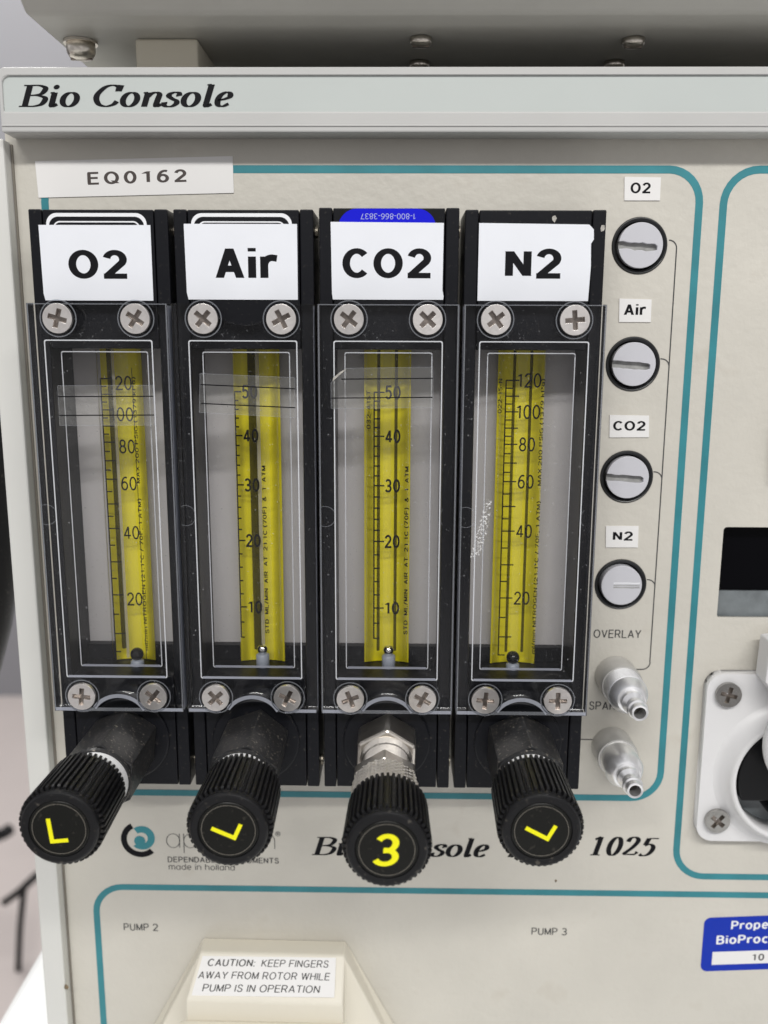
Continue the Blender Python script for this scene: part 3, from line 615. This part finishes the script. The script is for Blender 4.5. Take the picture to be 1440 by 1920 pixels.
def flow_meter(i, label):
    cxm = CENT[i]; n_type = i in (0, 3); dz = 0.4 if i == 2 else 0.0
    t = thing('flow_meter', label, 'flow meter', (cxm, -0.1, -116.6), 'flow meters in a row on the front panel')
    O = Vector((0, 0.1, 116.6))*S
    def put(o): o.location = Vector(o.location) + O; return o
    # black body: two side rails, head block, foot block, back plate
    for sgn in (-1, 1):
        x0, x1 = sorted((sgn*13.25, sgn*16.35))
        put(link('side_rail', box(x0, x1, BF, -0.12, -116.6, 28.8+dz), 'black_body', t, bevel=0.3))
    head = put(link('head_block', box(-13.0, 13.0, BF+0.05, -0.12, -3.2, 28.7+dz), 'black_body', t, bevel=0.25))
    foot = put(link('foot_block', box(-13.0, 13.0, BF+0.05, -0.12, -116.5, -86.2), 'black_body', t, bevel=0.25))
    put(link('rear_step', box(-13.0, 13.0, -3.2, -0.12, -86.1, -82.0), 'black_body', t))
    put(link('back_plate', box(-13.2, 13.2, -0.9, -0.2, -81.95, -3.25), 'back_plate', t))
    for z in (24.5, -112):
        put(link('side_screw', (lambda me: me)(lathe([(1.5, 0), (1.5, -.6), (0.01, -.7)], 0, 0, 16, axis='z')), 'side_metal', t, loc=(16.35, -9, z)))
        t.children[-1].rotation_euler = (0, R(-90), 0)
    # clear cover with knob notch, screw holes
    zt, zb = 7.25, -94.05
    notch = [(7.0*math.sin(R(a)), -97.3+7.0*math.cos(R(a))) for a in range(62, -63, -8)]
    outer = [(-16.5, zt)]
    if i == 1: outer += [(8.9*math.sin(R(a))/math.sin(R(58)), zt+5.6 - 10.5*math.cos(R(a))) for a in range(-58, 59, 6)]
    outer += [(16.5, zt), (16.5, zb), (7.0, zb)] + notch[0:] + [(-7.0, zb), (-16.5, zb)]
    sp = [(-9.15, 3.75), (9.1, 3.7), (-9.2, -89.95), (9.0, -89.85)]
    cov = put(link('cover', plate(outer, [], CF, BF-0.06), 'cover_acrylic', t, bevel=0.35, seg=2))
    def ring_rect(x0, x1, z0, z1, y, w, m_):
        link('window_edge_glint', prism([(x0+.4, z0+.02), (x1-.4, z0+.02), (x1-.6, z0+.62), (x0+.6, z0+.62)], y-0.13, y-0.11), 'rim_highlight', cov)
        link('window_edge_glint', plate(rrect(x0, x1, z0, z1, .5, 3), [rrect(x0+w, x1-w, z0+w, z1-w, .4, 3)], y-0.10, y-0.005), m_, cov)  # strips carry the painted highlight along the window edges
    ring_rect(-12.85, 12.75, -84.95, -1.15, CF, 0.26, 'edge_highlight')
    ring_rect(-10.5, 10.5, -83.5, -3.85, BF-0.5, 0.24, 'edge_highlight')
    link('cover_rim_glint', plate([(-16.42, zt-.1), (16.42, zt-.1), (16.42, zb+.1), (-16.42, zb+.1)], [[(-16.1, zt-.3), (16.1, zt-.3), (16.1, zb+1.0), (-16.1, zb+1.0)]] , CF-0.03, CF-0.005), 'soft_edge', cov) if i != 1 else None  # painted highlight round the cover outline
    link('notch_glint', line2d([(x*1.05, z+.45) for x, z in notch], 1.0, CF-0.06), 'rim_highlight', cov)  # painted glint following the notch
    for sgn in (-1, 1): link('cover_side_glint', box(*sorted((sgn*16.52, sgn*16.55)), CF+.3, BF-.3, zb+.5, zt-.5), 'rim_highlight', cov)  # thin sheets painted as light caught on the cover sides
    for sgn in (-1, 1): link('cover_rim_glint', prism([(sgn*16.2, zb+.15), (sgn*8.2, zb+.15), (sgn*8.2, zb+1.0), (sgn*16.2, zb+1.0)], CF-0.05, CF-0.035), 'rim_highlight', cov)  # painted highlight along the cover bottom
    for sgn in (-1, 1):
        link('moulding_mark', line2d([p for p in circle(sgn*15.1, -43.1, 2.5, 30, 40 if sgn < 0 else 130, -220+180 if sgn < 0 else 230) if abs(p[0]) < 16.4] if sgn > 0 else [p for p in circle(-15.1, -43.1, 2.5, 30, -125, 125) if p[0] > -16.4], 0.14, CF-0.02), 'soft_edge', cov)
    for k, (x, z) in enumerate(sp):
        link('screw_seat', plate(circle(x, z, 4.35, 36), [circle(x, z, 4.1, 36)], CF-0.06, CF-0.01), 'soft_edge', cov)
        put(screw(t, x, CF+0.35, z, random.uniform(0, 1.57)))
    # measuring tube
    YS = -4.6
    hw = 5.2 if i == 0 else 5.9
    strip = [(-hw+2*hw*k/14) for k in range(15)]
    v = []; f = []
    for k, x in enumerate(strip):
        yy = YS + 1.3 - 1.3*(x/hw)**2
        v += [(x, yy, -86.0), (x, yy, -3.4), (x, yy+0.5, -86.0), (x, yy+0.5, -3.4)]
    for k in range(14):
        a = 4*k; b_ = 4*(k+1)
        f += [(a, b_, b_+1, a+1), (a+2, a+3, b_+3, b_+2), (a, a+2, b_+2, b_), (a+1, b_+1, b_+3, a+3)]
    f += [(0, 1, 3, 2), (56, 58, 59, 57)]
    off = [0.25, 0.5, -0.3, -0.65][i]
    sc = put(link('scale_strip', mesh([(x+off, y, z) for x, y, z in v], f), 'yellow_scale', t, smooth=False))
    arc_ = [(off+5.5*math.cos(R(a)), -6.2+5.5*math.sin(R(a))) for a in range(180, 361, 9)]
    gt = put(link('glass_tube', mesh([(x, y, z) for z in (-85.6, -3.4) for x, y in arc_], [(k, k+1, k+22, k+21) for k in range(20)]), 'glass_clear', t, smooth=True))
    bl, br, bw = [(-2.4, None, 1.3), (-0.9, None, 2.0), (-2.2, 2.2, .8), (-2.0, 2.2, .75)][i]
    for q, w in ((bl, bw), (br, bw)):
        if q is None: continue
        link('bore_shade_strip', mesh([(q-w/2+off, -6.4, -82), (q+off, -6.9, -82), (q+w/2+off, -6.4, -82), (q-w/2+off, -6.4, -3.4), (q+off, -6.9, -3.4), (q+w/2+off, -6.4, -3.4)], [(0, 1, 4, 3), (1, 2, 5, 4)]), 'bore_shade', gt)  # painted dark line where the bore edge would refract
    # painted refraction: pale band beside the dark strip, milky highlight down the tube
    for xa, xb, m_ in [((-1.7, -0.9, 'bore_light'), (-0.7, 2.6, 'tube_highlight')), ((0.15, 1.1, 'bore_light'), (1.3, 3.3, 'tube_highlight')), ((-1.0, 1.0, 'tube_highlight'),), ((-1.2, 1.0, 'tube_highlight'),)][i]:
        link('tube_glint', mesh([(xa+off, -7.0, -84.5), (xb+off, -7.0, -84.5), (xb+off, -7.0, -3.4), (xa+off, -7.0, -3.4)], [(0, 1, 2, 3)]), m_, gt)
    zb_ = -83.2 if n_type else -81.5
    rb = 1.75 if n_type else 1.42
    bx = [1.5, 0.95, 0.3, -0.9][i]
    bmb = bmesh.new(); bmesh.ops.create_uvsphere(bmb, u_segments=24, v_segments=14, radius=rb*S); meb = bpy.data.meshes.new('ball'); bmb.to_mesh(meb); bmb.free()
    put(link('float_ball', meb, 'black_ball' if n_type else 'steel_ball', t, smooth=True, loc=(bx, -7.6, zb_)))
    put(link('float_stop', lathe([(1.75, -88), (1.75, zb_-rb-.1), (1.2, zb_-rb+.3)], bx, -7.6, 24, axis='z'), 'float_stop', t, smooth=True))
    # print on the tube front
    YP = -8.0
    sx_ = [-4.0, -4.5, -3.6, -4.85][i]
    if n_type:
        tab = SC_N; vals = [x*5 for x in range(24, 0, -1)]; major = 10; number = 20; lw = .32
    else:
        tab = SC_A; vals = [x*2 for x in range(25, 2, -1)]; major = 10; number = 10; lw = .36
    zs = [lerp_scale(tab, v_) for v_ in vals]
    link('scale_print', line2d([(sx_, zs[0]+.1), (sx_, zs[-1]-.1)], lw, YP), 'black_ink', sc)
    for v_, z in zip(vals, zs):
        if n_type: L = 2.9 if i == 0 and v_ % 10 == 0 else 1.4 if i == 0 else 3.3 if v_ % 10 == 0 else 1.7
        else: L = (2.6 if i == 2 else 1.7) if v_ % 10 == 0 else (1.55 if i == 2 else 0.9)
        link('scale_print', line2d([(sx_, z), (sx_+L, z)], lw, YP-0.02), 'black_ink', sc)
        if v_ % number == 0:
            h = 3.6 if n_type else 3.5
            s_ = str(v_); w = 2.05*len(s_) if n_type else 1.95*len(s_)
            x0 = sx_ + (3.7 if n_type else (2.8 if i == 2 else 1.9)) - (1.0 if len(s_) == 3 and i == 3 else 0) + (0.1 if i == 0 else 0)
            if n_type and len(s_) == 3 and i == 0: x0 -= 2.0
            zz = z - h*.5 if i != 0 else z - h*.8
            text('scale_print', s_, x0, x0+w*.98, zz, zz+h, YP-0.03, 'black_ink', sc, bold=(.018 if n_type else .05))
    if n_type:
        xr = 4.35 if i == 3 else 4.3
        text('scale_print', 'ml/min NITROGEN (21.1\u00b0C / 70F, 1 ATM)      MAX.200 PSIG (1379 kPa)', xr-.55, xr+.55, -82.0, -10.3, YP-0.01, 'black_ink', sc, rot=90, bold=.03)
        if i == 0: link('scale_print', line2d([(3.95, -8), (4.1, -85)], .16, YP), 'black_ink', sc)
        else: text('scale_print', '022-15-N', -6.75, -5.75, -18.9, -10.3, YP-0.01, 'black_ink', sc, rot=90, bold=.03)
    else:
        xr = [0, 2.4, 4.75, 0][i]
        text('scale_print', 'STD  ML/MIN  AIR  AT  21.1C (70F)  &  1  ATM', xr-.6, xr+.6, -77.0, -32.4, YP-0.01, 'black_ink', sc, rot=90, bold=.05)
        if i == 2: text('scale_print', '032-41ST', -5.5, -4.5, -23.0, -13.4, YP-0.01, 'black_ink', sc, rot=90, bold=.03)
    # gas label over the older sticker
    lx0, lx1, lz0, lz1, tx0, tx1 = [(-14.0, 12.3, 8.0, 25.2, -7.5, 6.4), (-13.9, 12.6, 8.3, 25.5, -6.8, 7.9), (-13.6, 12.85, 8.4, 25.9, -10.9, 9.9), (-13.1, 13.6, 8.2, 25.8, -6.95, 6.25)][i]
    q = [(lx0, lz1), (lx1, lz1), (lx1-.05, lz0), (lx0+.5, lz0), (lx0+.15, lz0+1.6)]
    if i == 3: q = [(lx0, lz1), (lx1-1.2, lz1-.3), (lx1-.1, lz1-1.4), (lx1, lz1-3.6), (lx1-.6, lz1-4.6), (lx1-.4, lz0+8), (lx1-.7, lz0), (lx0, lz0)]
    if i == 2: q = [(lx0, lz1+.1), (lx1-.1, lz1-.1), (lx1-.2, lz0+2.2), (lx1+.1, lz0+.8), (lx1, lz0), (lx0+.4, lz0), (lx0+.2, lz0+1.5)]
    pap = put(link('paper_label', prism(q, BF-0.22, BF-0.10), 'paper', t))
    text('lettering', ['O2', 'Air', 'CO2', 'N2'][i], tx0, tx1, 13.0 if i == 0 else 13.3, 19.6 if i == 0 else 20.1, BF-0.24, 'black_ink', pap, bold=.075)
    if i < 2:
        link('old_badge', plate(rrect(-12.2, 11.4, 10, 27.9, 2.5), [rrect(-11.6, 10.8, 10.6, 27.1, 2.2)], BF-0.05, BF+0.06), 'white_ink', head)
        link('old_badge', plate(rrect(-10.6, 9.8, 11, 26.1, 1.6), [rrect(-10.35, 9.55, 11.3, 25.8, 1.4)], BF-0.05, BF+0.06), 'white_ink', head)
    if i == 2:
        bs = link('old_badge', plate(rrect(-11.9, 11.0, 9.5, 29.0, 4.5), [], BF-0.05, BF+0.06), 'blue_sticker_meter', head)
        text('lettering', '1-800-866-3837', -6.6, 6.2, 26.6, 27.9, BF-0.07, 'pale_ink', bs, rot=180)
    if i == 3:
        for x, z, r in ((4.2, 26.9, .9), (15.6, 24.6, .8)):
            link('chip', prism([(x+r*random.uniform(.5, 1.1)*math.cos(k), z+r*random.uniform(.5, 1.2)*math.sin(k)) for k in range(6)], BF-0.12, BF+0.1), 'chip_grey', head)
        link('scuff', prism([(-13.9, -53.5), (-11.6, -52.5), (-9.6, -46), (-8.9, -39), (-10.2, -38.5), (-12.0, -45)], CF-0.04, CF-0.01), 'scuff', cov)
    # adhesive tape with two lines
    tp = [[(-10.25, -11.85), (12.45, -11.65), (12.4, -21.1), (-10.35, -21.3)], [(-10.3, -8.85), (12.1, -9.75), (11.95, -19.15), (-10.8, -18.0)],
          [(-13.5, -10.9), (-9.7, -7.5), (10.5, -7.15), (10.65, -16.6), (-13.45, -16.95)], None][i]
    if tp:
        tape = put(link('adhesive_tape', prism(tp, CF-0.20, CF-0.13), 'tape_clear', t))
        a, b_ = tp[0] if i < 2 else (-13.5, -7.45), (tp[1] if i < 2 else tp[2])
        for dz_ in (2.6, 7.05):
            x0 = -10.3 if i < 2 else (-11.0 if dz_ < 3 else -13.45)
            link('line', line2d([(x0, a[1]-dz_), (b_[0], b_[1]-dz_)], .26, CF-0.23), 'black_ink', tape)
        E = tp + [tp[0]]
        for p, q2 in zip(E, E[1:]): link('tape_edge', line2d([p, q2], .12, CF-0.225), 'soft_edge', tape)
        if i == 2: link('folded_corner', prism([(-13.1, -10.6), (-9.6, -7.5), (-11.2, -8.3), (-12.9, -9.7)], CF-0.45, CF-0.24), 'chip_grey', tape)
    # needle valve
    AZ = -103.5
    put(link('valve_flange', lathe([(11.3, BF+.05), (11.3, BF-.5), (10.9, BF-.7), (0.01, BF-.7)], 0, AZ, 64), 'black_body', t))
    fr = [-59.6, -59.3, -66.0, -58.2][i]; tip = [-1.2, 0.9, 0.7, -0.5][i]
    bk = fr + (18.2 if i != 2 else 16.5)
    def hexagon(r, a0): return [(r*math.cos(R(a0+60*k)), AZ + r*math.sin(R(a0+60*k))) for k in range(6)]
    if i != 2:
        hx = put(link('hex_nut', prism(hexagon(9.0, [24, 20, 0, 28][i]), bk+3.7, BF-.6), 'dusty_plastic', t, bevel=0.22))
        link('nut_face', lathe([(7.9, bk+3.8), (8.2, bk+3.4), (7.9, bk+2.7), (7.2, bk+2.7)], 0, AZ, 48, closed=False), 'dusty_plastic', hx)
        put(link('collar', lathe([(7.45, bk+4.0), (7.45, bk+0.3), (5, bk-.5)], 0, AZ, 40), 'collar_white', t, smooth=False))
    else:
        put(link('hex_nut', prism(hexagon(8.4, 28), -27, BF-.6), 'steel', t, bevel=0.7))
        put(link('threaded_collar', lathe([(6.6, -26.9)] + [p for k in range(8) for p in ((6.6 if k < 3 else 6.0, -27.2-k*.9), (6.2 if k < 3 else 5.6, -27.6-k*.9))] + [(5.5, -35)], 0, AZ, 48), 'steel', t))
        put(link('lock_nut', prism(hexagon(8.2, 32), -41.0, -36.6), 'steel', t, bevel=0.5))
        n_ = 168; vv = []; ff = []
        tri = lambda u: abs((u % 1.0) - 0.5)*2
        for j in range(25):
            for k in range(n_):
                a = 2*math.pi*k/n_; r = 7.5 + 0.42*min(tri(k/n_*30 + j*.25), tri(k/n_*30 - j*.25)); vv.append((r*math.cos(a), -41.0-j*.36, AZ+r*math.sin(a)))
        for j in range(24):
            for k in range(n_): ff.append((j*n_+k, j*n_+(k+1) % n_, (j+1)*n_+(k+1) % n_, (j+1)*n_+k))
        put(link('knurled_sleeve', mesh(vv, ff), 'steel', t))
    kn = put(link('knob', knob_mesh(fr, bk), 'black_plastic', t, bevel=0.08, seg=1)); kn.location += Vector((tip, 0, AZ))*S; kn.scale = (1.045, 1, 1.045)
    link('cap', lathe([(6.15, fr+.3), (6.15, fr+.12), (6.0, fr+.02), (0.01, fr+.02)], 0, 0, 48), 'cap_black', kn)
    link('cap_ring', plate(circle(0, 0, 5.55, 48), [circle(0, 0, 5.47, 48)], fr-.0, fr+.018), 'taupe', kn)
    if i != 2:
        Lp = [(-1.9, 3.0), (-0.95, 3.0), (-0.95, -2.1), (2.2, -2.1), (2.2, -3.0), (-1.9, -3.0)]
        Lp = [(x*.92, z*.92) for x, z in Lp]
        ang = [6, 66, 0, 62][i]; cx0, cz0 = [(-.5, -.3), (-.4, .5), (0, 0), (-.2, .6)][i]
        link('letter', prism(rot_pts(Lp, ang, cx0, cz0), fr-.04, fr+.015), 'yellow_letter', kn)
    else:
        o3 = text('letter', '3', -2.5, 2.5, -3.5, 3.5, fr-.03, 'yellow_letter', kn, bold=.04); 
        for v3 in o3.data.vertices: v3.co.x += v3.co.z*0.12
    return t
flow_meter(0, 'flow meter with paper label O2, its white collared knob marked L')
flow_meter(1, 'flow meter with paper label Air and a scalloped cover top')
flow_meter(2, 'flow meter with paper label CO2, blue sticker and steel valve nut')
flow_meter(3, 'flow meter with torn edged paper label N2 and no tape on its cover')

# ---------------------------------------------------------------- things beside and behind the console
tb = thing('work_table', 'white table top under the console', 'table', (0, 400, -900))
link('table_top', box(-138, 500, -620, 500, 634, 663.6), 'table_white', tb, bevel=3)
for x in (-100, 460):
    for y in (-580, 460): link('leg', box(x-20, x+20, y-20, y+20, 0.2, 633.8), 'table_white', tb)
hose = link('black_hose', tube([(-298+166*math.cos(R(a)), 40+0.02*a, -46+166*math.sin(R(a))) for a in range(-150, 151, 5)], 15, 20), 'black_plastic', None, smooth=True)
tag(hose, 'thick black hose hanging beside the left frame of the console', 'hose')
st = thing('floor_stand', 'black metal stand with a crossbar on the floor behind the table', 'stand', (-543, 900, -899.8))
link('pole', tube([(0, 0, 0.5), (8, 0, 70), (19, 0, 137)], 4.5, 14), 'black_plastic', st, smooth=True)
link('crossbar', tube([(-12, 0, 109), (12, -3, 128), (42, -6, 158)], 5.5, 12), 'black_plastic', st, smooth=True)
cb = link('power_cable', tube([(-640 + 8*k, 980, -690 - 30*math.sin(k*.35) - 3*k) for k in range(9)], 9, 10), 'black_plastic', None, smooth=True)
tag(cb, 'black cable drooping in the blurred room beyond the stand', 'cable')
